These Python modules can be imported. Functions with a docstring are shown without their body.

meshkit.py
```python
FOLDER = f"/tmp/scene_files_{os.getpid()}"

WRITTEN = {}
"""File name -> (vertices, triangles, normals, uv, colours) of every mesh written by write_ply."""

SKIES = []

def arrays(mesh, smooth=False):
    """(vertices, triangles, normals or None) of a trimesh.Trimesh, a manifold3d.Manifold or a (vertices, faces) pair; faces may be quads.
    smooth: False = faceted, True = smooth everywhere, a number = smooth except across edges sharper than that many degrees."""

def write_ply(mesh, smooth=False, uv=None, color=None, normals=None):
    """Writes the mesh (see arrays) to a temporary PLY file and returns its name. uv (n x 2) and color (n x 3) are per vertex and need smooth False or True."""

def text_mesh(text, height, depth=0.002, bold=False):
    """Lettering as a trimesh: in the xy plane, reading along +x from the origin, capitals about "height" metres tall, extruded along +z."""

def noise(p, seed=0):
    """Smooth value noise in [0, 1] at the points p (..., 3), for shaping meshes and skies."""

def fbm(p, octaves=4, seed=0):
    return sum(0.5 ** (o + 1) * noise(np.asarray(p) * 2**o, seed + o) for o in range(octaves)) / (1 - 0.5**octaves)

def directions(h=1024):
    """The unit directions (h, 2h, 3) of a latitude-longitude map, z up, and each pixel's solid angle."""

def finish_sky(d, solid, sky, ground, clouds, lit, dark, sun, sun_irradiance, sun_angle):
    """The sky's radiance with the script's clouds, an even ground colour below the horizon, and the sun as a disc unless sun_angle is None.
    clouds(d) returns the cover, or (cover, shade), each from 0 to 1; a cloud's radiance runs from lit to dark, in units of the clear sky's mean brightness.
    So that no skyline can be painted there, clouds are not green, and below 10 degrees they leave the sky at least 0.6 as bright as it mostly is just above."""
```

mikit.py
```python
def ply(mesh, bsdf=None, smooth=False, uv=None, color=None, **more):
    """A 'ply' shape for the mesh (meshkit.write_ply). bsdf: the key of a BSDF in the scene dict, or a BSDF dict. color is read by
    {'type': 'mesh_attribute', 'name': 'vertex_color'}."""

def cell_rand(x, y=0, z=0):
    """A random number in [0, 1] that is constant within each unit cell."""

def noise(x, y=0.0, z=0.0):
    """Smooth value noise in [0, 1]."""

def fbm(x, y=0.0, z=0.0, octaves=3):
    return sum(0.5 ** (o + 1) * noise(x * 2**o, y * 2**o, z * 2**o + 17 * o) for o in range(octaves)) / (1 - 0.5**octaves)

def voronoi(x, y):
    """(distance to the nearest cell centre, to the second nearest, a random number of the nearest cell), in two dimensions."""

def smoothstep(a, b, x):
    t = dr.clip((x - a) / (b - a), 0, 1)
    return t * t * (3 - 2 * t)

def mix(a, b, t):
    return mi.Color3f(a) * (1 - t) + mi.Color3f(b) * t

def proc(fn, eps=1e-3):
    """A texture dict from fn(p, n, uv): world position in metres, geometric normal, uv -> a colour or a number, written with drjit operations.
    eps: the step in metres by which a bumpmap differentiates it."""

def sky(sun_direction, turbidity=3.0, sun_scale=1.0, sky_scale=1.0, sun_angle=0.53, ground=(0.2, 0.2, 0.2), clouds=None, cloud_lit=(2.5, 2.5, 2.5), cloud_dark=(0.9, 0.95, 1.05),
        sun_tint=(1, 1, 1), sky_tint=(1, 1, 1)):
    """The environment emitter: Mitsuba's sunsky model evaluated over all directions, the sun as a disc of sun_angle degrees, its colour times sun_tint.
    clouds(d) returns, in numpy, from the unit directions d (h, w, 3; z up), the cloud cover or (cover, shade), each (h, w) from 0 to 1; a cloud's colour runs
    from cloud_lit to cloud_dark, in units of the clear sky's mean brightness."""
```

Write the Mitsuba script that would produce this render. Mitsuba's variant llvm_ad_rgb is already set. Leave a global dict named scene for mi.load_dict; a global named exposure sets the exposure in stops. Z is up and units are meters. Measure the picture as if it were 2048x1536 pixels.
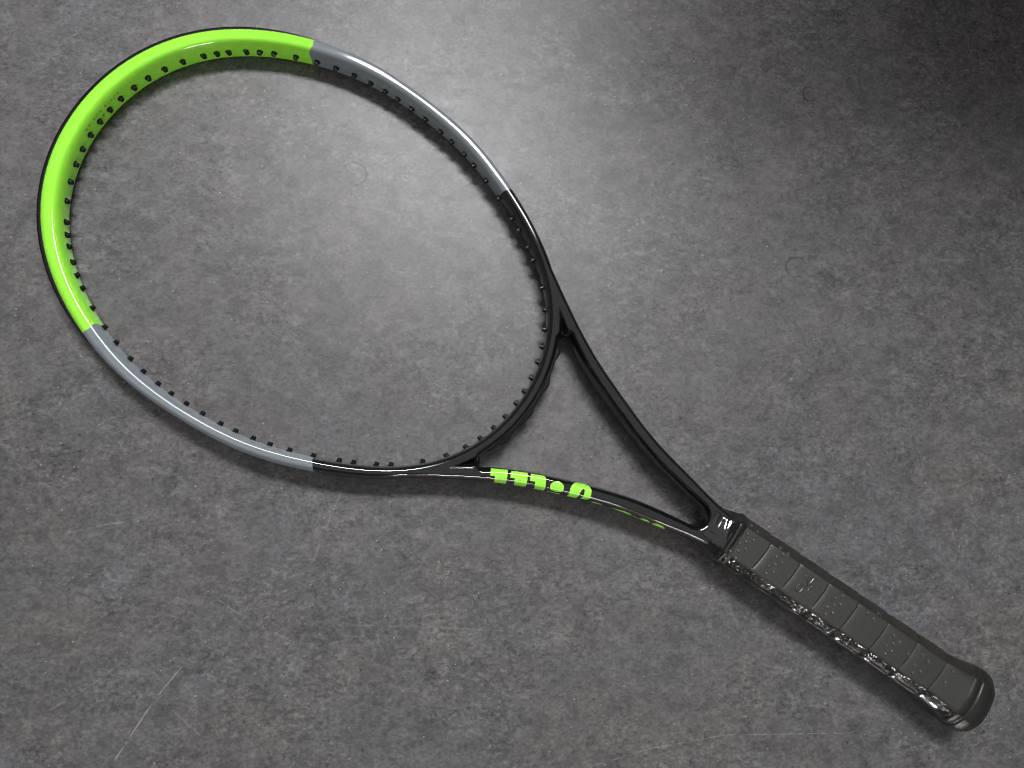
import math, numpy as np, trimesh, shapely, drjit as dr, mitsuba as mi, mikit, meshkit
from shapely.geometry import Polygon, LineString, Point
from scipy.spatial import Delaunay, cKDTree
from scipy.interpolate import CubicSpline, PchipInterpolator
T = mi.ScalarTransform4f
scene, labels = {}, {}

# ------------------------------------------------------------------ camera, light, exposure
CAM_H, LOOK_X, LOOK_Y = 0.492957, 0.089035, 0.125527
scene['camera'] = {'type': 'perspective', 'fov': 2 * math.degrees(math.atan(1024 / 1540)), 'fov_axis': 'x', 'near_clip': 0.02, 'far_clip': 60.0,
                   'to_world': T().look_at(origin=[0, 0, CAM_H], target=[LOOK_X, LOOK_Y, CAM_H - 1.0], up=[0, 1, 0])}
exposure = -0.20
scene['room_light'] = {'type': 'constant', 'radiance': {'type': 'rgb', 'value': [0.53, 0.535, 0.535]}}
WIN_L = [80.0, 80.0, 80.5]       # sky seen through the roof window
SIDE_L = [55.0, 54.5, 54.0]         # daylight in the low window
GLOW_L = [8.0, 4.0, 2.0]      # glow of the orange panel added above it

# ------------------------------------------------------------------ materials
def rgb(*c): return {'type': 'rgb', 'value': list(c)}
def bsdf(name, **k): scene[name] = {'type': 'twosided', 'nested': {'type': 'principled', **k}}
bsdf('mat_green', base_color=rgb(0.30, 0.80, 0.050), roughness=0.08, specular=0.55)
bsdf('mat_grey', base_color=rgb(0.178, 0.203, 0.222), roughness=0.08, specular=0.55)
bsdf('mat_black_gloss', base_color=rgb(0.004, 0.0044, 0.0048), roughness=0.06, specular=0.8)
bsdf('mat_black_plastic', base_color=rgb(0.004, 0.0045, 0.0045), roughness=0.22, specular=0.4)
bsdf('mat_rubber', base_color=rgb(0.014, 0.0145, 0.0135), roughness=0.36, specular=0.35)
bsdf('mat_print_green', base_color=rgb(0.31, 0.80, 0.055), roughness=0.24, specular=0.5)
bsdf('mat_print_dark', base_color=rgb(0.09, 0.20, 0.012), roughness=0.25, specular=0.4)
bsdf('mat_tape', base_color=rgb(0.019, 0.0186, 0.0162), roughness=0.26, specular=0.95)
bsdf('mat_dimple', base_color=rgb(0.065, 0.064, 0.058), roughness=0.16, specular=0.8)
bsdf('mat_film', base_color=rgb(0.010, 0.0102, 0.0100), roughness=0.06, specular=0.9)      # clear film lying on the black tape
bsdf('mat_added_wall', base_color=rgb(0.12, 0.115, 0.11), roughness=0.8)
bsdf('mat_added_cupboard', base_color=rgb(0.05, 0.04, 0.035), roughness=0.5)
bsdf('mat_white_frame', base_color=rgb(0.7, 0.7, 0.68), roughness=0.4)

def seg_dist(x, y, a, b):
    ax, ay = a; dx, dy = b[0] - ax, b[1] - ay; L2 = dx * dx + dy * dy
    t = ((x - ax) * dx + (y - ay) * dy) / L2
    tc = dr.clip(t, 0, 1)
    return dr.sqrt(dr.square(x - ax - tc * dx) + dr.square(y - ay - tc * dy)), tc
SCRATCH = [  # (points, half width, strength)
    ([(-.1893, -.1624), (-.1699, -.1306), (-.1546, -.1109)], .00042, .62),
    ([(.0921, -.175), (.1299, -.1653), (.1781, -.1586), (.26, -.1597)], .00030, .42),
    ([(-.2034, -.0266), (-.1904, -.0248)], .00045, .55), ([(-.229, -.0327), (-.2034, -.0266)], .0004, .22),
    ([(-.0639, -.0091), (-.0724, -.0306), (-.0808, -.0547)], .0003, .38),
    ([(-.1343, -.072), (-.1231, -.0798)], .0004, .35),
    ([(-.0557, -.0879), (.0054, -.0907), (.0804, -.0956)], .0003, .26),
    ([(-.2276, -.1334), (-.2033, -.1185), (-.187, -.106)], .0004, .28),
    ([(-.1567, -.1366), (-.1417, -.1497)], .0004, .25),
    ([(-.116, -.0722), (-.1199, -.084)], .0003, .25), ([(.0491, .1002), (.0557, .1026)], .0003, .3)]
RINGS = [(-.0605, .2000, .0079, .75, .3), (.2549, .2704, .0052, .62, 3.6), (.2387, .1446, .0070, .62, 2.4)]

def table_tones(x, y):
    """grain of the stone-effect laminate: (lightness factor, warm-cool mix)"""
    big = mikit.fbm(x * 9, y * 9, 3.0, octaves=3)
    mid = mikit.fbm(x * 55 + 3 * big, y * 95, 7.0, octaves=4)
    vein = mikit.fbm(x * 120 + 2 * mid, y * 150, 11.0, octaves=3)
    fine = mikit.noise(x * 520, y * 760, 2.0)
    grit = mikit.noise(x * 1150, y * 1350, 5.0)
    v = 1 + 0.14 * (big - 0.5) + 0.26 * (mid - 0.5) + 0.44 * (fine - 0.5) + 0.36 * (grit - 0.5)
    v = v * (1 - 0.20 * mikit.smoothstep(0.60, 0.68, vein)) * (1 + 0.18 * mikit.smoothstep(0.38, 0.28, vein))
    where = mikit.smoothstep(0.42, 0.60, mikit.fbm(x * 26 + 9, y * 30, 23.0, octaves=2))       # curled dark marks and pale flakes of the stone print, in drifts
    curl = mikit.noise(x * 210 + 3.2 * mid, y * 300 + 2.5 * vein, 27.0) * 0.65 + mikit.noise(x * 430, y * 560, 28.0) * 0.35
    v = v * (1 - (0.12 + 0.26 * where) * mikit.smoothstep(0.055, 0.012, dr.abs(curl - 0.46)) * mikit.smoothstep(0.40, 0.62, mikit.noise(x * 120, y * 140, 29.0)))
    flake = mikit.noise(x * 330 + 2 * mid, y * 520, 33.0) * 0.7 + mikit.noise(x * 700, y * 900, 34.0) * 0.3
    v = v * (1 + (0.10 + 0.24 * where) * mikit.smoothstep(0.66, 0.74, flake) - (0.14 + 0.16 * where) * mikit.smoothstep(0.30, 0.22, flake))
    hue = mikit.fbm(x * 30, y * 34, 21.0, octaves=3)
    return v, hue, fine, mid
def table_color(p, n, uv):
    x, y = p.x, p.y
    v, hue, fine, mid = table_tones(x, y)
    # pale mineral specks
    c = 0.0065; ix, iy = dr.floor(x / c), dr.floor(y / c)
    px = (ix + 0.2 + 0.6 * mikit.cell_rand(ix, iy, 31)) * c; py = (iy + 0.2 + 0.6 * mikit.cell_rand(ix, iy, 32)) * c
    size = 0.00025 + 0.00045 * mikit.cell_rand(ix, iy, 33)
    d = dr.sqrt(dr.square(x - px) + dr.square((y - py) * 1.3))
    on = dr.select(mikit.cell_rand(ix, iy, 34) > 0.92, 1.0, 0.0)
    speck = on * mikit.smoothstep(1.3, 0.6, d / size) * (0.4 + 0.9 * mikit.cell_rand(ix, iy, 35))
    dark = dr.select(mikit.cell_rand(ix, iy, 36) > 0.8, 1.0, 0.0) * mikit.smoothstep(1.6, 0.5, dr.sqrt(dr.square(x - px - .0016) + dr.square(y - py + .001)) / (size * 1.5))
    v = v * (1 - 0.4 * dark)
    col = mikit.mix((0.0890, 0.0835, 0.0838), (0.0835, 0.0818, 0.0852), mikit.smoothstep(0.38, 0.62, hue)) * v
    col = mikit.mix(col, (0.30, 0.29, 0.27), dr.clip(speck, 0, 1))
    wob = mikit.noise(x * 260, y * 260, 9.0)
    for cx, cy, r, k, ph in RINGS:            # dried ring stains
        dx, dy = x - cx, y - cy
        rr = dr.sqrt(dr.square(dx) + dr.square(dy)) + 0.0009 * (wob - 0.5)
        a = dr.atan2(dy, dx)
        arc = dr.clip(0.55 + 0.6 * dr.cos(a - ph) + 0.8 * (mikit.noise(x * 420, y * 420, 4.0) - 0.5), 0, 1)
        col = col * (1 - k * arc * mikit.smoothstep(0.0010, 0.0003, dr.abs(rr - r)))
    gap = mikit.noise(x * 330, y * 330, 12.0)
    for pts, wd, k in SCRATCH:
        for a, b in zip(pts[:-1], pts[1:]):
            dd, _ = seg_dist(x, y, a, b)
            m = k * mikit.smoothstep(1.4, 0.5, (dd + 0.0004 * (wob - 0.5)) / wd) * mikit.smoothstep(0.18, 0.62, gap + 0.15 * k)
            col = mikit.mix(col, (0.26, 0.25, 0.225), dr.clip(m, 0, 1))
    sm = dr.square((x + .0012) / .0042) + dr.square((y + .0519) / .0022)     # yellowish crumbs
    col = mikit.mix(col, (0.24, 0.21, 0.13), mikit.smoothstep(1.2, 0.5, sm) * mikit.smoothstep(0.55, 0.72, mikit.noise(x * 900, y * 420, 3.0)))
    return col
def table_bump(p, n, uv):
    x, y = p.x, p.y
    return 0.5 * mikit.noise(x * 380, y * 330, 41.0) + 0.35 * mikit.noise(x * 900, y * 850, 43.0) + 0.6 * mikit.noise(x * 150, y * 110, 45.0)
def table_rough(p, n, uv):
    return 0.42 + 0.08 * (mikit.fbm(p.x * 300, p.y * 340, 51.0, octaves=2) - 0.5)
scene['mat_table'] = {'type': 'twosided', 'nested': {'type': 'bumpmap', 'scale': 5.0e-5, 'tex': mikit.proc(table_bump, eps=2.5e-4),
    'nested': {'type': 'principled', 'base_color': mikit.proc(table_color), 'roughness': mikit.proc(table_rough), 'specular': 0.50}}}

# ------------------------------------------------------------------ helpers
def put(key, mesh, mat, normals=None, smooth=False, **lab):
    """one entry of the scene; normals: own vertex normals"""
    if normals is None:
        scene[key] = mikit.ply(mesh, mat, smooth=smooth)
    else:
        path = meshkit.write_ply(mesh, False, normals=normals)
        scene[key] = {'type': 'ply', 'filename': path, 'face_normals': False, 'bsdf': {'type': 'ref', 'id': mat}}
    if lab: labels[key] = lab
COUNT = {}
def numbered(base):
    n = COUNT.get(base, -1) + 1; COUNT[base] = n
    return base if n == 0 else f'{base}_{n:03d}'
def grid_faces(nu, nv, wrap_u=False, wrap_v=False):
    i, j = np.meshgrid(np.arange(nu if wrap_u else nu - 1), np.arange(nv if wrap_v else nv - 1), indexing='ij')
    i, j = i.ravel(), j.ravel(); i2, j2 = (i + 1) % nu, (j + 1) % nv
    a, b, c, d = i * nv + j, i2 * nv + j, i2 * nv + j2, i * nv + j2
    return np.vstack([np.stack([a, b, c], 1), np.stack([a, c, d], 1)])

# racket frame: s along the axis from tip to butt, d across (towards the upper right of the picture), h above its mid plane; metres
PX, PY, PHI = -0.229765, 0.237336, -0.589912
AX, BX = np.array([math.cos(PHI), math.sin(PHI)]), np.array([-math.sin(PHI), math.cos(PHI)])
LEN = 0.685
def zc(s): return 0.0107 + (0.0170 - 0.0107) * np.clip(s, 0, None) / LEN      # the racket lies on its hoop tip and its butt
def W(s, d, h):
    s, d, h = np.broadcast_arrays(np.asarray(s, float), np.asarray(d, float), np.asarray(h, float))
    return np.stack([PX + s * AX[0] + d * BX[0], PY + s * AX[1] + d * BX[1], zc(s) + h], -1)
def WN(a, b, c):
    a, b, c = np.broadcast_arrays(a, b, c)
    n = np.stack([a * AX[0] + b * BX[0], a * AX[1] + b * BX[1], c], -1)
    return n / np.maximum(np.linalg.norm(n, axis=-1, keepdims=True), 1e-12)

# ------------------------------------------------------------------ the surface it lies on
Q = 2.2
put('table_top', (np.array([[-Q, -Q, 0], [Q, -Q, 0], [Q, Q, 0], [-Q, Q, 0.]]), np.array([[0, 1, 2, 3]])), 'mat_table',
    label='dark grey stone-effect laminate surface with faint scratches and ring stains', kind='structure')

# ------------------------------------------------------------------ roof and low window outside the frame; added glow panel, walls and cupboards
def box(x0, x1, y0, y1, z0, z1):
    b = trimesh.creation.box([x1 - x0, y1 - y0, z1 - z0]); b.apply_translation([(x0 + x1) / 2, (y0 + y1) / 2, (z0 + z1) / 2]); return b
def window(name, centre, ux, uy, w, h, nx, ny, bar, rad, label, fw=.05):
    """panes (lit by the day outside) in a frame with glazing bars; ux, uy span the pane, light goes along ux x uy"""
    c, ux, uy = (np.array(v, float) for v in (centre, ux, uy)); ux /= np.linalg.norm(ux); uy -= ux * (uy @ ux); uy /= np.linalg.norm(uy)
    nz = np.cross(ux, uy); M = np.eye(4); M[:3, 0], M[:3, 1], M[:3, 2], M[:3, 3] = ux, uy, nz, c
    labels[name] = dict(label=label, category='window')
    cw, ch = w / nx, h / ny
    for i in range(nx):
        for j in range(ny):
            x0, x1 = -w / 2 + i * cw + bar / 2, -w / 2 + (i + 1) * cw - bar / 2
            y0, y1 = -h / 2 + j * ch + bar / 2, -h / 2 + (j + 1) * ch - bar / 2
            v = np.array([[x0, y0, 0], [x1, y0, 0], [x1, y1, 0], [x0, y1, 0.]])
            key = numbered(name + '__pane')
            put(key, (v @ M[:3, :3].T + c, np.array([[0, 1, 2, 3]])), 'mat_white_frame')
            scene[key]['emitter'] = {'type': 'area', 'radiance': rgb(*rad)}
    parts = [box(-w / 2 - fw, -w / 2 + bar / 2 - .001, -h / 2 - fw, h / 2 + fw, -.03, .03), box(w / 2 - bar / 2 + .001, w / 2 + fw, -h / 2 - fw, h / 2 + fw, -.03, .03),
             box(-w / 2 + bar / 2, w / 2 - bar / 2, -h / 2 - fw, -h / 2 + bar / 2 - .001, -.03, .03), box(-w / 2 + bar / 2, w / 2 - bar / 2, h / 2 - bar / 2 + .001, h / 2 + fw, -.03, .03)]
    f = trimesh.util.concatenate(parts); f.apply_transform(M); put(name + '__frame', f, 'mat_white_frame')
    for i in range(1, nx):
        b = box(-w / 2 + i * cw - bar / 2 + .001, -w / 2 + i * cw + bar / 2 - .001, -h / 2 + bar / 2, h / 2 - bar / 2, -.02, .02); b.apply_transform(M); put(numbered(name + '__glazing_bar'), b, 'mat_white_frame')
    for j in range(1, ny):
        b = box(-w / 2 + bar / 2, w / 2 - bar / 2, -h / 2 + j * ch - bar / 2 + .001, -h / 2 + j * ch + bar / 2 - .001, -.025, .025); b.apply_transform(M); put(numbered(name + '__glazing_bar'), b, 'mat_white_frame')
tgt = np.array([.02, .1, 0.]); wc = np.array([0.17, 1.27, 2.2]); dn = tgt - wc; dn /= np.linalg.norm(dn)
window('roof_window', wc, np.cross([0, 0, 1.], dn), np.cross(dn, np.cross([0, 0, 1.], dn)), 1.08, .40, 3, 1, .045, WIN_L, 'white roof window with three panes above the far side of the table')
wc2 = np.array([.14, -1.88, .385])
window('low_window', wc2, [-1., 0, 0], [0, 0, 1.], 0.5, .22, 2, 1, .05, SIDE_L, 'low window with two panes in the near wall under an added orange glow panel')
labels['added_glow_panel'] = dict(label='added orange glowing panel, shaped like a blind, giving warm glints above the low window', category='blind')
v = np.array([[.42, -1.86, .545], [-.14, -1.86, .545], [-.14, -1.86, .66], [.42, -1.86, .66]])
put('added_glow_panel__sheet', (v, np.array([[0, 1, 2, 3]])), 'mat_white_frame'); scene['added_glow_panel__sheet']['emitter'] = {'type': 'area', 'radiance': rgb(*GLOW_L)}  # added emitter: puts warm orange glints on film and frame
put('added_glow_panel__tube', trimesh.creation.cylinder(.025, .60, transform=trimesh.transformations.rotation_matrix(np.pi / 2, [0, 1, 0]) @ np.eye(4)).apply_translation([.14, -1.87, .69]), 'mat_white_frame', smooth=40)
for nm, b_, wl in (('added_wall_left', (-2.1, -2.0, -2.0, 2.3, 0.004, 2.3), 'plain dark wall at the left, unseen, added to darken low reflections'), ('added_wall_right', (2.0, 2.1, -2.0, 2.3, 0.004, 2.3), 'plain dark wall at the right, unseen, added to darken low reflections'),
                   ('added_wall_near', (-2.0, 2.0, -2.0, -1.93, 0.004, 2.3), 'plain dark wall holding the low window, unseen, added to darken low reflections'), ('added_wall_far', (-2.0, 2.0, 2.2, 2.3, 0.004, 2.3), 'plain dark wall beyond the roof window, unseen, added to darken low reflections')):
    put(nm, box(*b_), 'mat_added_wall', label=wl, category='wall')  # unseen walls, added to cut ambient light near the horizon
cup = box(.165, 1.25, .60, .95, .60, .91); put('added_wall_cupboard', cup, 'mat_added_cupboard', label='dark brown wall cupboard, unseen, added to shade the far right end of the table', category='cupboard')  # unseen blocker, added and sized to shade the far right corner
tall = box(1.25, 1.85, -1.2, 1.4, .005, 1.0); put('added_low_cupboard', tall, 'mat_added_cupboard', label='low dark brown cupboard, unseen, added to block light from the right', category='cupboard')  # unseen blocker, added to dim ambient light on the right

# ------------------------------------------------------------------ hoop outline (polar about s = SC) and beam profile
SC, HH = 0.17, 0.0104
CI = [0.137207, 0.002545, 0.020538, 0.002849, 0.001924, 0.000503, -0.000226, -0.000113, -0.000392, -0.00011]
CO = [0.148934, -0.000374, 0.023433, 0.003529, 0.001952, 0.001511, 0.000402, 0.000224, -2e-06]
def r_in(t): return sum(c * np.cos(k * t) for k, c in enumerate(CI))
def r_bump(t): return sum(c * np.cos(k * t) for k, c in enumerate(CO))
WID = PchipInterpolator(np.radians([0, 20, 60, 90, 105, 120, 140, 160, 180]), np.array([8.8, 8.6, 9.0, 8.7, 9.7, 11.0, 12.2, 12.7, 12.8]) * 1e-3)
def wid(t): return WID(np.abs((t + np.pi) % (2 * np.pi) - np.pi))
def r_out(t): return r_in(t) + wid(t)
def pol(r, t): return SC + r * np.cos(t), r * np.sin(t)
E0, NEXP = 0.0040, 2.4
def prof_h(e, E=E0):
    t = np.clip((E - np.asarray(e)) / E, 0, 1); return HH * (1 - t ** NEXP) ** (1 / NEXP)
def prof_dh(e, E=E0):
    t = np.clip((E - np.asarray(e)) / E, 0, 1 - 1e-9); return HH / E * t ** (NEXP - 1) * (1 - t ** NEXP) ** (1 / NEXP - 1)
_q = np.linspace(0, np.pi / 2, 400); _e = E0 * (1 - np.cos(_q) ** (2 / NEXP)); _h = HH * np.sin(_q) ** (2 / NEXP)
ARC = np.r_[0, np.cumsum(np.hypot(np.diff(_e), np.diff(_h)))]
def prof_arc(u):
    """surface arc length u from the mid plane (positive up) -> inset e, height h, normal (inward, up)"""
    a = np.abs(u); e = np.interp(a, ARC, _e) + np.maximum(a - ARC[-1], 0); h = np.interp(a, ARC, _h)
    s = prof_dh(np.maximum(e, 1e-6)); s = np.where(e >= E0, 0, s); l = np.sqrt(1 + s * s)
    return e, np.sign(u) * h, -s / l, np.sign(u) / l
ELIST = np.r_[0.0, E0 * (1 - np.cos(np.linspace(0.06, np.pi / 2, 20)) ** (2 / NEXP))]

CUT_G, CUT_B = np.radians(122.6), np.radians(51.5)
def hoop_piece(t0, t1, n, bow0=0., bow1=0.):
    t = np.linspace(t0, t1, n)
    # closed section: from the inner mid plane over the top to the outer one and back underneath
    half = []
    for side in (0, 1):
        for e in (ELIST if side == 0 else ELIST[::-1]): half.append((side, e))
    sec = [(sd, e, 1) for sd, e in half] + [(sd, e, -1) for sd, e in half[::-1]][1:-1]
    V, N = [], []
    for sd, e, up in sec:
        inner = (1 - sd) * np.clip(1 - abs(e - 0.0005) / 0.004, 0, 1)
        b0, b1 = bow0 * inner, bow1 * inner
        tt = t + b0 * np.clip(1 - (t - t0) / (t1 - t0) * 6, 0, 1) + b1 * np.clip(1 - (t1 - t) / (t1 - t0) * 6, 0, 1)
        si, di = pol(r_in(tt), tt); so, do = pol(r_out(tt), tt)
        L = np.hypot(so - si, do - di); us, ud = (so - si) / L, (do - di) / L
        # true normal of the inner / outer curve
        eps = 1e-4; rr = r_in if sd == 0 else r_out
        s1, d1 = pol(rr(tt + eps), tt + eps); s0, d0 = pol(rr(tt - eps), tt - eps); ts, td = s1 - s0, d1 - d0; l = np.hypot(ts, td); ns, nd = td / l, -ts / l   # outward
        E = np.minimum(E0, L / 2)
        if sd: E = np.clip(E0 + np.maximum(L - .0095, 0) * .85, E0, None); E = np.minimum(E, L - np.minimum(E0, L / 2))
        ee = e * E / E0; k = ee if sd == 0 else L - ee
        V.append(W(si + us * k, di + ud * k, up * prof_h(ee, E)))
        sl = np.where(e >= E0 * .999, 0, prof_dh(np.maximum(ee, 2e-6), E)) if e > 0 else np.full_like(tt, 1e9)
        sg = -1 if sd == 0 else 1
        N.append(WN(sg * ns * sl, sg * nd * sl, np.full_like(tt, up if e > 0 else 0.)))
    V, N = np.stack(V, 1), np.stack(N, 1)      # n x m
    m = V.shape[1]; f = grid_faces(n, m, wrap_v=True)
    return (V.reshape(-1, 3), f[:, ::-1]), N.reshape(-1, 3)
def fix(mesh, N):
    v, f = mesh; fn = np.cross(v[f[:, 1]] - v[f[:, 0]], v[f[:, 2]] - v[f[:, 0]])
    if (fn * N[f].sum(1)).sum() < 0: f = f[:, ::-1]
    return (v, f)
R = 'tennis_racket'
labels[R] = dict(label='unstrung green, grey and black tennis racket lying diagonally on the dark stone-effect surface', category='tennis racket')
m, N = hoop_piece(CUT_G, 2 * np.pi - CUT_G, 260, .022, -.022); put(R + '__hoop_tip', fix(m, N), 'mat_green', N, label='bright green glossy tip of the hoop')
m, N = hoop_piece(CUT_B, CUT_G, 160, 0, .022); put(R + '__hoop_side', fix(m, N), 'mat_grey', N, label='grey glossy side of the hoop, upper right')
m, N = hoop_piece(-CUT_G, -CUT_B, 160, -.022, 0); put(R + '__hoop_side_001', fix(m, N), 'mat_grey', N, label='grey glossy side of the hoop, lower left')

# ------------------------------------------------------------------ black throat: lower hoop, bridge, two arms, neck
tt = np.radians(np.arange(-64, 64.01, .25))
hoop_in = np.stack(pol(r_in(tt), tt), 1)
_ta = np.radians([60, 56, 52, 47.5])
ARM_W = CubicSpline(np.r_[pol(r_out(_ta), _ta)[0], .300, .33, .36, .39, .42, .45, .474, .486, .52], np.r_[pol(r_out(_ta), _ta)[1], .0832, .0642, .0478, .0355, .0252, .0186, .0138, .0126, .0126])
ARM_I = PchipInterpolator([.312, .325, .337, .345, .36, .375, .39, .41, .43, .45, .462], np.array([68.5, 58.8, 50.3, 45.0, 37.0, 30.5, 24.9, 17.9, 12.4, 8.8, 6.9]) * 1e-3)
S_END = 0.506
ss = np.arange(pol(r_out(_ta[0]), _ta[0])[0], S_END, .0012); up = np.stack([ss, ARM_W(ss)], 1)
outline = Polygon(np.vstack([up, up[::-1] * [1, -1], [[.17, -.03], [.17, .03]]]))
hoop_o = np.stack(pol(r_out(tt), tt), 1)
shell_o = Polygon(np.vstack([hoop_o, [[SC, 0]]]))
mouth = Polygon(np.vstack([np.stack(pol(r_in(tt), tt), 1), [[SC, 0]]]))
tb = np.radians(np.arange(-15.2, 15.21, .2)); bridge = np.stack(pol(r_out(tb), tb), 1)
si = np.linspace(.337, .462, 60); te = np.linspace(np.pi / 2, -np.pi / 2, 24)
cap = np.stack([.4635 + .0072 * np.cos(te), .0068 * np.sin(te)], 1)
hole = Polygon(np.vstack([bridge[::-1][:1] * [1, 1], np.stack([si, ARM_I(si)], 1), cap, np.stack([si, -ARM_I(si)], 1)[::-1], bridge])).buffer(0)
hole = hole.buffer(-.0016, quad_segs=16).buffer(.0016, quad_segs=16)
hoop_band = shell_o.difference(mouth)
sw = np.linspace(.312, .462, 70)
arm_in = Polygon(np.vstack([np.stack([sw, ARM_I(sw)], 1), cap, np.stack([sw, -ARM_I(sw)], 1)[::-1]]))
narrow = Polygon(np.vstack([np.stack(pol(r_out(tt) - .0013, tt), 1), [[SC, 0]]]))
body = outline.union(shell_o).difference(mouth).difference(hole)
web = body.intersection(arm_in).difference(narrow)                         # sunken gusset between bridge and arm
web = shapely.MultiPolygon([g for g in getattr(web, 'geoms', [web]) if g.geom_type == 'Polygon' and g.area > 2e-6])
web_rim = shapely.union_all([g.boundary for g in web.geoms]).difference(hole.buffer(.0004))
edge = body.boundary
sector = Polygon([(SC, 0)] + [tuple(np.array([SC, 0]) + .6 * np.array([math.cos(a), math.sin(a)])) for a in np.linspace(-CUT_B - 2e-4, CUT_B + 2e-4, 60)]).intersection(shapely.box(0, -1, S_END - .004, 1))
dom = body.intersection(sector)
EK = np.r_[1e-6, 3e-5, .0001, .00022, .0004, .0007, .0011, .0016, .0022, .0029, .0036, .0044]
P, first = [], []
for k, e in enumerate(EK):
    b = body.buffer(-e, join_style='mitre')
    for g in getattr(b, 'geoms', [b]):
        for ring in [g.exterior, *g.interiors]:
            n = max(8, int(ring.length / (.0006 if k < 9 else .0009))); q = shapely.get_coordinates(shapely.line_interpolate_point(ring, np.linspace(0, ring.length, n, endpoint=False)))
            if k == 0: first.append((len(P) and sum(map(len, P)) or 0, n))
            P.append(q)
for e in (.0002, .0007, .0013, .002, .003):
    for g in web.geoms:
        b = g.buffer(-e)
        for gg in getattr(b, 'geoms', [b]):
            if gg.is_empty: continue
            P.append(shapely.get_coordinates(shapely.line_interpolate_point(gg.exterior, np.arange(0, gg.exterior.length, .0006))))
gx, gy = np.meshgrid(np.arange(.24, S_END, .0014), np.arange(-.12, .12, .0014)); gp = np.stack([gx.ravel(), gy.ravel()], 1)
gp = gp[shapely.contains_xy(body.buffer(-.0048), gp[:, 0], gp[:, 1])]; P.append(gp)
for a in (CUT_B + 1e-4, -CUT_B - 1e-4):      # the seam with the grey hoop
    o, i = np.array(pol(r_out(a), a)), np.array(pol(r_in(a), a)); L = np.hypot(*(o - i)); k = np.unique(np.r_[EK, L - EK, np.linspace(EK[-1], L - EK[-1], 4)])
    P.append(i + (o - i) / L * k[:, None])
P.append(np.stack([np.full(40, S_END - .004), np.linspace(-.0125, .0125, 40)], 1))
P = np.vstack(P)
tri = Delaunay(P).simplices; cen = P[tri].mean(1)
tri = tri[shapely.contains_xy(dom, cen[:, 0], cen[:, 1])]
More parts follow.
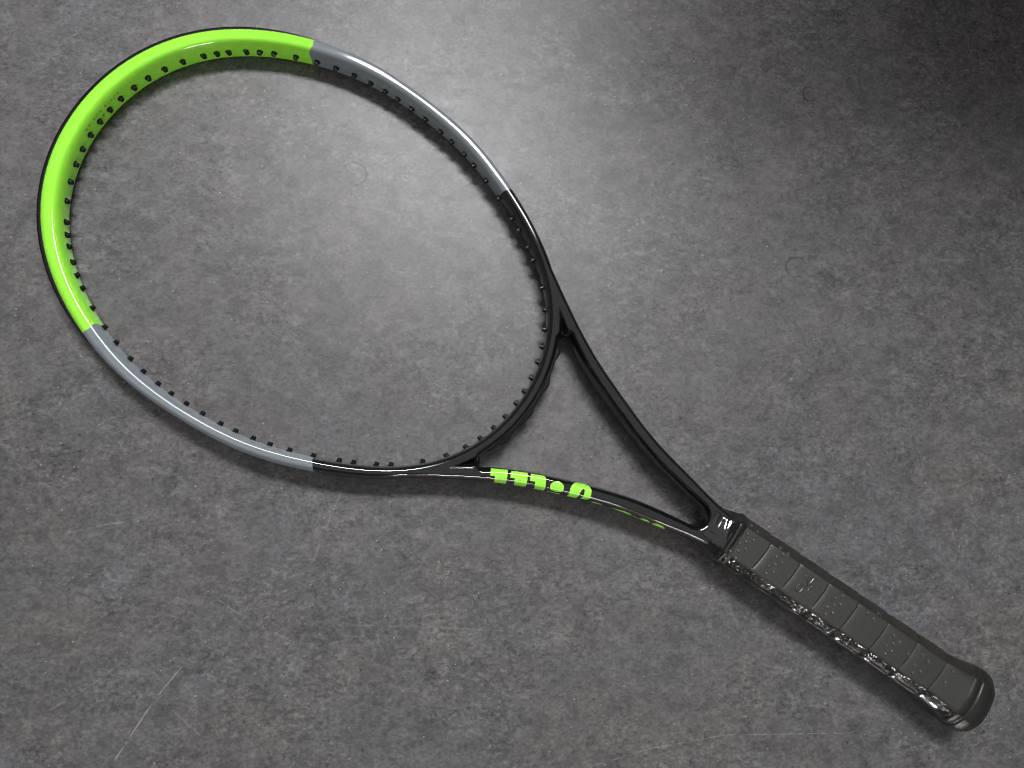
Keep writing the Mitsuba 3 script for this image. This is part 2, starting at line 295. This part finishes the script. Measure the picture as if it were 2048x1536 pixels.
ps = shapely.points(P); eD = shapely.distance(ps, edge); near = shapely.get_coordinates(shapely.line_interpolate_point(edge, shapely.line_locate_point(edge, ps))) if edge.geom_type == 'LineString' else None
def nearest_on(geom, pts):
    t = cKDTree(Q2); return t
lines = shapely.linestrings([]) if False else [l for l in getattr(edge, 'geoms', [edge])]
best = np.full(len(P), 9.); near = np.zeros_like(P)
for l in lines:
    dd = shapely.distance(ps, l); q = shapely.get_coordinates(shapely.line_interpolate_point(l, shapely.line_locate_point(l, ps))); k = dd < best
    best[k], near[k] = dd[k], q[k]
def recess(pts):
    p_ = shapely.points(pts); ins = shapely.contains_xy(web, pts[:, 0], pts[:, 1]) if hasattr(web, 'geoms') else None
    d_ = np.where(ins, shapely.distance(p_, web_rim), 0); x = np.clip(d_ / .0034, 0, 1); return .0064 * x * x * (3 - 2 * x)
def H(pts_e): return prof_h(np.maximum(pts_e, 0))
rec = recess(P); hz = np.maximum(prof_h(best) - rec, .0005); hz[best < 3e-6] = prof_h(1e-6)
u = (P - near) / np.maximum(best, 1e-12)[:, None]                # points inward
sl = prof_dh(best); eps = 5e-5
gs = (recess(P + [eps, 0]) - recess(P - [eps, 0])) / (2 * eps); gd = (recess(P + [0, eps]) - recess(P - [0, eps])) / (2 * eps)
fs, fd = u[:, 0] * sl - gs, u[:, 1] * sl - gd
Nt = WN(-fs, -fd, np.ones(len(P))); Nb = WN(-fs, -fd, -np.ones(len(P)))
V = np.vstack([W(P[:, 0], P[:, 1], hz), W(P[:, 0], P[:, 1], -hz)]); n0 = len(P)
a, b, c = P[tri[:, 0]], P[tri[:, 1]], P[tri[:, 2]]
ccw = np.cross(np.c_[b - a, np.zeros(len(a))], np.c_[c - a, np.zeros(len(a))])[:, 2] > 0
tri = np.where(ccw[:, None], tri, tri[:, ::-1])
F = [tri, tri[:, ::-1] + n0]
for st, n in first:
    i = st + np.arange(n); j = st + (np.arange(n) + 1) % n
    ok = shapely.contains_xy(sector, P[i, 0], P[i, 1]) & shapely.contains_xy(sector, P[j, 0], P[j, 1]); i, j = i[ok], j[ok]
    q = np.vstack([np.stack([i, j, j + n0], 1), np.stack([i, j + n0, i + n0], 1)])
    fn = np.cross(V[q[:, 1]] - V[q[:, 0]], V[q[:, 2]] - V[q[:, 0]]); bad = (fn * np.vstack([Nt, Nb])[q].sum(1)).sum(1) < 0; q[bad] = q[bad][:, ::-1]; F.append(q)
put(R + '__throat', (V, np.vstack(F)), 'mat_black_gloss', np.vstack([Nt, Nb]), label='glossy black throat with bridge, two arms and neck')

# ------------------------------------------------------------------ print: letters wrapped over the lower arm, small lettering inside the tip
def flat_mesh(poly, step):
    """a polygon as a fine flat mesh (points, triangles)"""
    q = [shapely.get_coordinates(shapely.line_interpolate_point(r, np.arange(0, r.length, step * .6))) for r in [poly.exterior, *poly.interiors]]
    x0, y0, x1, y1 = poly.bounds; g = np.stack(np.meshgrid(np.arange(x0, x1, step), np.arange(y0, y1, step)), -1).reshape(-1, 2)
    g = g[shapely.contains_xy(poly.buffer(-step * .45), g[:, 0], g[:, 1])]; q = np.vstack(q + [g])
    t = Delaunay(q).simplices; c_ = q[t].mean(1); return q, t[shapely.contains_xy(poly, c_[:, 0], c_[:, 1])]
def on_arm(q, lift):
    """(s, surface arc from the outer mid line) in metres on the lower arm -> world"""
    s_, u_ = q[:, 0], q[:, 1]; dw = ARM_W(s_, 1); l = np.hypot(1, dw); ns, nd = dw / l, 1 / l
    e, h, ni, nu = prof_arc(u_); ps_, pd = s_ + ns * e, -ARM_W(s_) + nd * e
    hd = prof_h(shapely.distance(shapely.points(np.stack([ps_, pd], -1)), edge)); h = np.where(u_ > ARC[-1] * .8, hd, h)
    return W(ps_ + ns * ni * lift, pd + nd * ni * lift, h + nu * lift)
LETTERS = [[(347.0, 16.4), (356.0, 16.6), (355.9, 12.0), (356.0, 5.5), (355.6, -4.5), (349.2, -4.5), (349.5, 5.0), (349.3, 12.0), (346.7, 11.9)],
    [(357.6, 16.2), (366.8, 16.6), (366.9, 13.5), (367.1, 7.1), (366.6, -4.5), (360.2, -4.5), (360.5, 4.0), (360.1, 12.0), (357.5, 12.0)],
    [(368.3, 16.5), (375.9, 16.8), (377.0, 15.9), (377.5, 12.2), (377.9, 7.4), (377.5, -4.5), (371.6, -4.5), (372.3, 5.0), (371.3, 12.2), (368.3, 12.2)],
    [(384.1 + 4.0 * math.cos(a), 11.55 + 3.85 * math.sin(a)) for a in np.linspace(0, 2 * math.pi, 40, endpoint=False)],
    [(391.6, -1.5), (391.8, 6.0), (391.6, 12.9), (392.4, 15.6), (393.8, 16.8), (395.6, 17.6), (399.6, 18.1), (402.4, 17.0), (403.8, 14.7), (404.2, 11.1), (403.7, 8.3), (402.6, 6.2), (399.1, 5.2), (400.1, 11.4), (400.0, 13.7), (399.2, 14.5), (398.5, 13.8), (397.6, 11.7), (397.2, 7.0), (396.8, -1.5)]]
MARKS = [[(379.7, 1.5), (379.9, 4.2), (387.3, 5.4), (387.3, 1.6)], [(405.6, -1.3), (407.1, 5.4), (411.9, 5.1), (414.5, -1.6)],
    [(418.6, -1.8), (420.4, 3.9), (425.7, 6.4), (430.2, 5.9), (432.9, 1.2), (429.6, -2.1), (424.4, -1.7)],
    [(432.9, 1.2), (436.7, -1.4), (437.3, 1.5), (433.1, 2.4)], [(436.7, -2.4), (438.3, 7.0), (441.1, 7.2), (444.1, 4.2), (441.3, -2.3), (438.9, -2.2)],
    [(444.5, 4.2), (447.1, 8.0), (451.0, 7.8), (453.9, 3.3), (453.8, -2.3), (448.7, -2.3)]]
for k, P_ in enumerate(LETTERS + MARKS):
    pg = Polygon(np.array(P_) * 1e-3).buffer(-.00025).buffer(.00025)
    q, t_ = flat_mesh(pg, .0005); v = on_arm(q, 8e-5)
    fn = np.cross(v[t_[:, 1]] - v[t_[:, 0]], v[t_[:, 2]] - v[t_[:, 0]]); t_ = t_[:, ::-1] if fn[:, 2].sum() < 0 else t_
    put(numbered(R + '__throat__letter') if k < len(LETTERS) else numbered(R + '__throat__side_print'), (v, t_), 'mat_print_green', smooth=True)
def on_wall(x, up, lift):
    """x: arc length along the inside of the tip, measured towards the upper right; up: height on the inner wall"""
    t_ = np.pi - x / .1535; e, h, ni, nu = prof_arc(up); s_, d_ = pol(r_in(t_), t_)
    return W(s_ - np.cos(t_) * -(e - lift) , d_ + np.sin(t_) * (e - lift), h + nu * lift * .3)
def wall_text(text, height, x0, x1, up):
    tm = meshkit.text_mesh(text, height, depth=1e-4); tm = trimesh.Trimesh(*trimesh.remesh.subdivide_to_size(tm.vertices, tm.faces, .0012)); v = tm.vertices.copy()
    v[:, 0] = x0 + (v[:, 0] - v[:, 0].min()) / np.ptp(v[:, 0]) * (x1 - x0)
    tm.vertices = on_wall(v[:, 0], up + v[:, 1], v[:, 2] + 3e-5); return tm
put(R + '__hoop_tip__lettering', wall_text('W I L S O N   B L A D E', .0017, -.0150, .0172, .0040), 'mat_print_dark', label='tiny dark lettering inside the green tip')
em = shapely.union_all([Point(0, 0).buffer(.0011).difference(Point(0, 0).buffer(.00075)), shapely.box(-.0003, -.0008, .0003, .0008)])
q, t_ = flat_mesh(em if em.geom_type == 'Polygon' else max(em.geoms, key=lambda g: g.area), .0003)
put(R + '__hoop_tip__emblem', (on_wall(q[:, 0] + .0004, q[:, 1] + .0004, 6e-5), t_), 'mat_print_dark')

# ------------------------------------------------------------------ bumper guard round the tip
t = np.linspace(np.radians(117.5), np.radians(242.5), 300)
end = np.minimum(t - t[0], t[-1] - t); k = np.clip(end / .09, 0, 1); k = k * k * (3 - 2 * k)
sec = [(-.6, 4.6), (.35, 5.0), (.8, 4.6), (1.0, 3.2), (1.0, 0), (1.0, -3.2), (.8, -4.6), (.35, -5.0), (-.6, -4.6)]
Vb = []
for a, h in sec:
    th = (np.maximum(r_bump(t) - r_out(t) - .0006, .0012)) * (.15 + .85 * k)
    r = r_out(t) + np.where(a > 0, a * th - .0004 * (1 - k), -.0012); s_, d_ = pol(r, t); Vb.append(W(s_, d_, h * 1e-3 * (.55 + .45 * k)))
Vb = np.stack(Vb, 1); f = grid_faces(len(t), len(sec), wrap_v=True); me = trimesh.Trimesh(Vb.reshape(-1, 3), f, process=False)
if me.volume < 0: me.invert()
put(R + '__bumper_guard', me, 'mat_black_plastic', smooth=40, label='thin black bumper guard round the outside of the green tip')

# ------------------------------------------------------------------ grommets: one barrel for each string hole
GROM = [-178.4, -174.5, -170.6, -166.6, -162.2, -157.4, -152.2, -149.0, -146.1, -142.0, -138.5, -134.9, -129.1, -123.0, -117.7, -111.7, -106.5, -101.0, -96.2, -90.9, -85.3, -79.3, -74.4, -69.0, -64.0, -58.4, -52.0, -45.4, -41.9, -36.6, -33.3, -26.3, -20.9, -16.3, -12.6, -8.9, -5.3, -1.5,
        1.7, 5.1, 8.9, 12.5, 16.5, 21.0, 26.3, 33.2, 36.6, 41.5, 44.9, 51.5, 57.7, 63.5, 68.0, 73.5, 78.2, 84.4, 89.9, 95.3, 99.9, 105.0, 110.5, 116.3, 122.0, 128.0, 133.9, 137.6, 141.1, 145.5, 148.4, 151.7, 156.9, 161.6, 166.1, 170.1, 174.2, 177.9]
prof = np.array([(.55, -1.5), (.55, 2.45), (.75, 2.75), (1.25, 2.75), (1.5, 2.45), (1.55, .7), (2.0, .35), (2.05, -.6), (2.0, -1.5)]) * 1e-3
barrel = trimesh.creation.revolve(prof * [1.0, .84], sections=14)
for g in GROM:
    a = math.radians(g); s_, d_ = pol(r_in(a), a); e_ = 1e-4
    s1, d1 = pol(r_in(a + e_), a + e_); ts, td = s1 - s_, d1 - d_; l = math.hypot(ts, td); inn = np.array([-td / l, ts / l])
    ax = np.array([0, -np.sign(d_)]) if 25 < abs(g) < 140 else np.array([np.sign(-math.cos(a)), 0.])
    v = inn * .6 + ax * .4; v /= np.linalg.norm(v)
    M = np.eye(4); zx = WN(v[0], v[1], 0.); xx = np.array([0, 0, 1.]); M[:3, 2], M[:3, 0], M[:3, 1] = zx, xx, np.cross(zx, xx); M[:3, 3] = W(s_, d_, 0.)
    me = barrel.copy(); me.apply_transform(M); put(numbered(R + '__grommet'), me, 'mat_black_plastic', smooth=35)

# grommet strip on the throat side of the bridge, with a bump over each string loop
t = np.radians(np.linspace(-13.6, 13.6, 160)); lb = np.degrees(t)
bump = .0011 + .0016 * np.clip(np.cos((lb + 1.9) / 7.2 * 2 * np.pi), 0, 1) ** .8; bump *= np.clip((13.6 - np.abs(lb)) / 1.0, 0, 1) ** .5
sec = [(-.4, 2.6), (.6, 2.6), (.95, 2.2), (1, 1.2), (1, -1.2), (.95, -2.2), (.6, -2.6), (-.4, -2.6)]
Vs = np.stack([W(*pol(r_out(t) + np.where(a > 0, a * bump, -.0006), t), h * 1e-3 - .0008) for a, h in sec], 1)
me = trimesh.Trimesh(Vs.reshape(-1, 3), grid_faces(len(t), len(sec), wrap_v=True), process=False)
if me.volume < 0: me.invert()
put(R + '__grommet_strip', me, 'mat_black_plastic', smooth=40, label='wavy black grommet strip along the bridge')

# ------------------------------------------------------------------ grip, butt, collar and film (lofts along the axis)
def octagon(hw, hh, cut, rad, n):
    p = Polygon([(hw, hh - cut), (hw, -hh + cut), (hw - cut, -hh), (-hw + cut, -hh), (-hw, -hh + cut), (-hw, hh - cut), (-hw + cut, hh), (hw - cut, hh)]).buffer(-rad).buffer(rad, quad_segs=12)
    r = p.exterior; a = np.linspace(0, 2 * np.pi, n, endpoint=False); rays = [LineString([(0, 0), (.1 * math.cos(x), .1 * math.sin(x))]) for x in a]
    q = np.array([shapely.get_coordinates(x.intersection(r))[0] for x in rays]); return q
NA = 180
OCT = octagon(.0161, .0148, .0060, .0022, NA)                    # (d, h)
on = np.roll(OCT, -1, 0) - np.roll(OCT, 1, 0); ON = np.stack([on[:, 1], -on[:, 0]], 1); ON /= np.linalg.norm(ON, axis=1)[:, None]; ON *= np.sign((ON * OCT).sum(1))[:, None]
PITCH, SKEW, S0 = .02155, .13, .51005
def seam_offset(s, d):
    ph = (s - S0 - SKEW * d + 6.0 * d * d) / PITCH; f = ph - np.floor(ph)
    return .00095 * np.minimum(1 - np.exp(-f / (.10 + .07 * meshkit.noise(np.stack([ph * .9, d * 120, d * 0], -1), 6))), np.clip((1 - f) / .016, 0, 1)) - .0007
FL_S = np.array([.480, .4895, .4915, .640, .648, .654, .660, .6625, .666, .670, .6735])
FL_W = np.array([1., 1., 1., 1., 1.04, 1.11, 1.21, 1.235, 1.30, 1.325, 1.33])
ELL = np.stack([.0161 * np.cos(np.arange(NA) * 2 * np.pi / NA), .0148 * np.sin(np.arange(NA) * 2 * np.pi / NA)], 1)
def loft(s, scale_w, scale_h, off, ends=True, crown=0.):
    V = []
    for i, x in enumerate(s):
        m_ = np.clip((x - .646) / .022, 0, 1); m_ = max(.62 * m_ * m_ * (3 - 2 * m_), crown); o = (OCT * (1 - m_) + ELL * m_) * [scale_w[i], scale_h[i]] + ON * off[i][:, None]; V.append(W(x, o[:, 0], o[:, 1]))
    V = np.stack(V); n = len(s); v = V.reshape(-1, 3); f = grid_faces(n, NA, wrap_v=True)
    if ends: v = np.vstack([v, V[0].mean(0), V[-1].mean(0)]); a = np.arange(NA); b = (a + 1) % NA; f = np.vstack([f, np.stack([a, b, np.full(NA, n * NA)], 1), np.stack([(n - 1) * NA + b, (n - 1) * NA + a, np.full(NA, n * NA + 1)], 1)])
    me = trimesh.Trimesh(v, f, process=False)
    if me.volume < 0: me.invert()
    return me
flare = PchipInterpolator(FL_S, FL_W)
flare_h = PchipInterpolator(FL_S, 1 + (FL_W - 1) * .50)
s = np.r_[np.arange(.4905, .6600, .00035)]
taper = np.clip((s - .4905) / .0012, 0, 1) ** .5
off = np.stack([seam_offset(x, OCT[:, 0]) for x in s]) - .0012 * (1 - taper)[:, None]
put(R + '__grip', loft(s, flare(s), flare_h(s), off), 'mat_tape', smooth=38, label='black grip tape wound in a spiral round the eight-sided handle')
s = np.r_[np.linspace(.6585, .6660, 26), .6660 + .0152 * np.sin(np.linspace(.03, 1, 34) * np.pi / 2)]
rel = np.clip((s - .6660) / .0152, 0, 1); dome = np.clip(1 - rel ** 2.6, 0, 1) ** (1 / 2.3)
ring = .0006 * np.clip(1 - ((s - .6612) / .0026) ** 2, 0, 1) - .0003 * np.clip(1 - ((s - .6645) / .0010) ** 2, 0, 1)
w_ = flare(np.minimum(s, .6735)) * (.10 + .90 * dome); h_ = flare_h(np.minimum(s, .6735)) * (.10 + .90 * dome)
put(R + '__butt_cap', loft(s, w_, h_, np.repeat(ring[:, None], NA, 1)), 'mat_rubber', smooth=50, label='flared black butt cap at the end of the grip')
# rubber collar between neck and grip
s = np.linspace(.4822, .4925, 40); x = np.clip((s - .4822) / .0075, 0, 1); x = x * x * (3 - 2 * x)
w_ = .84 + .16 * x; h_ = .76 + .245 * x
rg = .0006 * np.clip(1 - ((s - .4895) / .002) ** 2, 0, 1) + .0004 * np.clip(1 - ((s - .4843) / .0015) ** 2, 0, 1)
put(R + '__collar', loft(s, w_, h_, np.repeat(rg[:, None], NA, 1)), 'mat_rubber', smooth=50, label='black rubber collar where the neck enters the grip')
# perforations of the tape, raised through the film
DOTS = [(495.1, 6.8), (500.0, 5.8), (496.9, 2.5), (493.8, -0.7), (498.9, -1.7), (495.4, -5.1), (491.7, -8.0), (496.5, -9.5), (488.9, -13.6), (492.6, -15.8), (492.2, -12.9), (500.4, 11.8), (495.7, 12.9), (517.3, 5.2), (522.4, 3.8), (519.2, 0.7), (515.9, -2.3), (520.5, -3.7), (517.2, -6.9), (520.3, 8.7), (517.3, 11.4), (522.6, 10.7), (508.9, -16.2), (560.8, 4.4), (564.0, 7.8), (565.7, 2.9), (562.5, 0.3), (559.3, -3.0), (564.2, -4.2), (560.7, -7.3), (582.7, 7.8), (587.6, 6.6), (589.1, 11.7), (603.5, 5.3), (608.3, 4.0), (605.3, 1.1), (602.2, -2.2), (606.8, -3.4), (603.9, -6.8), (616.1, 0.9), (624.4, 5.2), (629.2, 4.0), (622.8, -2.5), (627.7, -3.9), (624.3, -7.1), (645.6, 7.3), (644.4, -0.9)]
toph = lambda s, d: np.interp(d, *(lambda o: (o[np.argsort(o[:, 0])][:, 0], o[np.argsort(o[:, 0])][:, 1]))(OCT[OCT[:, 1] > 0])) * flare_h(max(s, .4806))
dots = []
cap_ = trimesh.creation.revolve(np.array([(0, .42), (.4, .36), (.72, .2), (.95, 0.), (.95, -.9)]) * 1e-3, sections=12)
for a, b in DOTS:
    a, b = a * 1e-3, b * 1e-3
    if abs(b) > .0155 or a < .4915: continue
    h = toph(a, b) + float(seam_offset(a, np.array(b))) + .00055; sl = (toph(a, b + 2e-4) - toph(a, b - 2e-4)) / 4e-4
    n = WN(0., -sl, 1.); M = np.eye(4); xx = WN(1., 0., 0.); M[:3, 2] = n; M[:3, 0] = xx; M[:3, 1] = np.cross(n, xx); M[:3, 3] = W(a, b, h)
    c_ = cap_.copy(); c_.apply_transform(M); dots.append(c_)
put(R + '__perforations', trimesh.util.concatenate(dots), 'mat_dimple', smooth=60, label='small raised perforations in the grip tape', kind='stuff')

EMB = [[(536.9, -5.0), (537.0, -.6), (540.6, .4), (541.6, -1.4), (540.6, -6.0), (538.6, -5.9)], [(543.6, -2.4), (544.5, -2.0), (545.2, 2.2), (544.3, 2.2)],
       [(537.9, 5.6), (539.2, 5.9), (542.6, 3.6), (543.4, 7.3), (544.6, 7.3), (543.9, 1.0), (542.5, .8), (541.8, 2.4)]]
eb = []
for k, P_ in enumerate(EMB):
    pg = Polygon(np.array(P_) * 1e-3); pg = pg.buffer(-.0003).buffer(.0003)
    if k == 0: pg = pg.difference(pg.buffer(-.0010))
    q, t_ = flat_mesh(pg, .0005)
    rim = np.clip(shapely.distance(shapely.points(q), pg.boundary) / .0004, 0, 1)
    hq = np.array([toph(a, b) + float(seam_offset(a, np.array(b))) for a, b in q]) + .0004 + .00035 * rim
    v = W(q[:, 0], q[:, 1], hq); fn = np.cross(v[t_[:, 1]] - v[t_[:, 0]], v[t_[:, 2]] - v[t_[:, 0]])[:, 2]; t_[fn < 0] = t_[fn < 0][:, ::-1]
    put(numbered(R + '__grip__embossed_mark'), (v, t_), 'mat_tape', smooth=True)
td = []
for (s0_, s1_, d_) in ((.4728, .4806, .0066), (.4742, .4802, -.0038)):
    for x_ in np.arange(s0_, s1_, .00095):
        b_ = trimesh.creation.cylinder(.00026, .00008, sections=8); b_.apply_translation(W(x_, d_, .0122)); td.append(b_)
put(R + '__tear_perforation', trimesh.util.concatenate(td), 'mat_black_plastic', label='two rows of tiny tear perforations in the film over the neck', kind='stuff')

# shrink film: a sleeve over neck and collar, and the crinkled strip along the lower facets of the grip
def patch(sv, Qf, closed):
    V = np.stack([Qf(x) for x in sv]); n, m_ = V.shape[:2]; me = trimesh.Trimesh(V.reshape(-1, 3), grid_faces(n, m_, wrap_v=closed), process=False)
    if (me.face_normals[:, 2] * me.area_faces).sum() < 0: me.invert()
    return me
ang = np.arctan2(OCT[:, 1], OCT[:, 0])
def sleeve(x):
    k = np.interp(x, [.4735, .4785, .4850, .4885, .494], [0, .02, .56, 1, 1]); w_, h_ = .825 + .185 * k, .735 + .285 * k
    o = (OCT * .80 + ELL * .20) * [w_, h_]; q = np.full(NA, x)
    o[:, 1] -= np.where(o[:, 1] > 0, .07 * (o[:, 0] + .012) * np.clip(1 - abs(x - .4815) / .006, 0, 1) * (o[:, 1] > .004), 0)
    n1 = meshkit.noise(np.stack([q * 430 + .5 * ang, ang * 1.1, q * 0 + 1], -1), 9); n2 = meshkit.noise(np.stack([q * 800 - ang * .8, ang * 2.4, q * 0 + 3], -1), 10)
    o = o + ON * (.0002 + .00055 * n1 * np.clip((x - .4735) / .006, .15, 1) * np.clip((.4935 - x) / .003, .2, 1) + .00018 * n2 + .0004 * np.clip(1 - abs(x - .4893) / .0022, 0, 1))[:, None]
    return W(x, o[:, 0], o[:, 1])
put(R + '__plastic_film', patch(np.arange(.4735, .4932, .0003), sleeve, True), 'mat_film', smooth=True, label='crumpled clear film over the neck and collar')
KS = np.argsort((ang + 2 * np.pi) % (2 * np.pi)); KS = KS[(OCT[KS, 0] < -.0088) & (OCT[KS, 1] > -.0125)]
ODF, NDF = OCT[KS], ON[KS]; ODF = np.stack([np.interp(np.linspace(0, 1, 110), np.linspace(0, 1, len(KS)), ODF[:, k]) for k in (0, 1)], 1); NDF = np.stack([np.interp(np.linspace(0, 1, 110), np.linspace(0, 1, len(KS)), NDF[:, k]) for k in (0, 1)], 1)
ar = np.r_[0, np.cumsum(np.hypot(*np.diff(ODF, axis=0).T))]
def strip(x):
    m_ = np.clip((x - .646) / .022, 0, 1); m_ = .62 * m_ * m_ * (3 - 2 * m_)
    o = ODF * [flare(x), flare_h(x)]; q = np.full(len(ar), x)
    rim = np.clip(ar / .0015, 0, 1) * np.clip((ar[-1] - ar) / .002, 0, 1); endk = np.clip((x - .494) / .012, 0, 1)
    so = seam_offset(q, o[:, 0])
    sk = x * 1.0 - ar * .35
    n1 = meshkit.noise(np.stack([sk * 420, ar * 240, q * 0 + 2], -1), 3); n2 = meshkit.noise(np.stack([(x + ar * .5) * 900, ar * 520, q * 0 + 5], -1), 4); n3 = meshkit.noise(np.stack([q * 110, ar * 90, q * 0 + 8], -1), 5)
    band = np.exp(-((ar - .0042 - .0012 * (n3 - .5)) / .0019) ** 2) + .35 * np.exp(-((ar - .0105) / .0016) ** 2)
    w_ = band * (.00095 * np.abs(n1 - .5) * 2 + .00060 * np.abs(n2 - .5) * 2) + .0003 * n3
    o = o + NDF * (so + .00025 + rim * (.35 + .65 * endk) * w_ - (1 - rim) * .0005)[:, None]
    return W(x, o[:, 0], o[:, 1])
put(R + '__plastic_film_001', patch(np.arange(.4945, .6590, .0003), strip, False), 'mat_film', smooth=True, label='crinkled clear film along the lower edge of the grip')
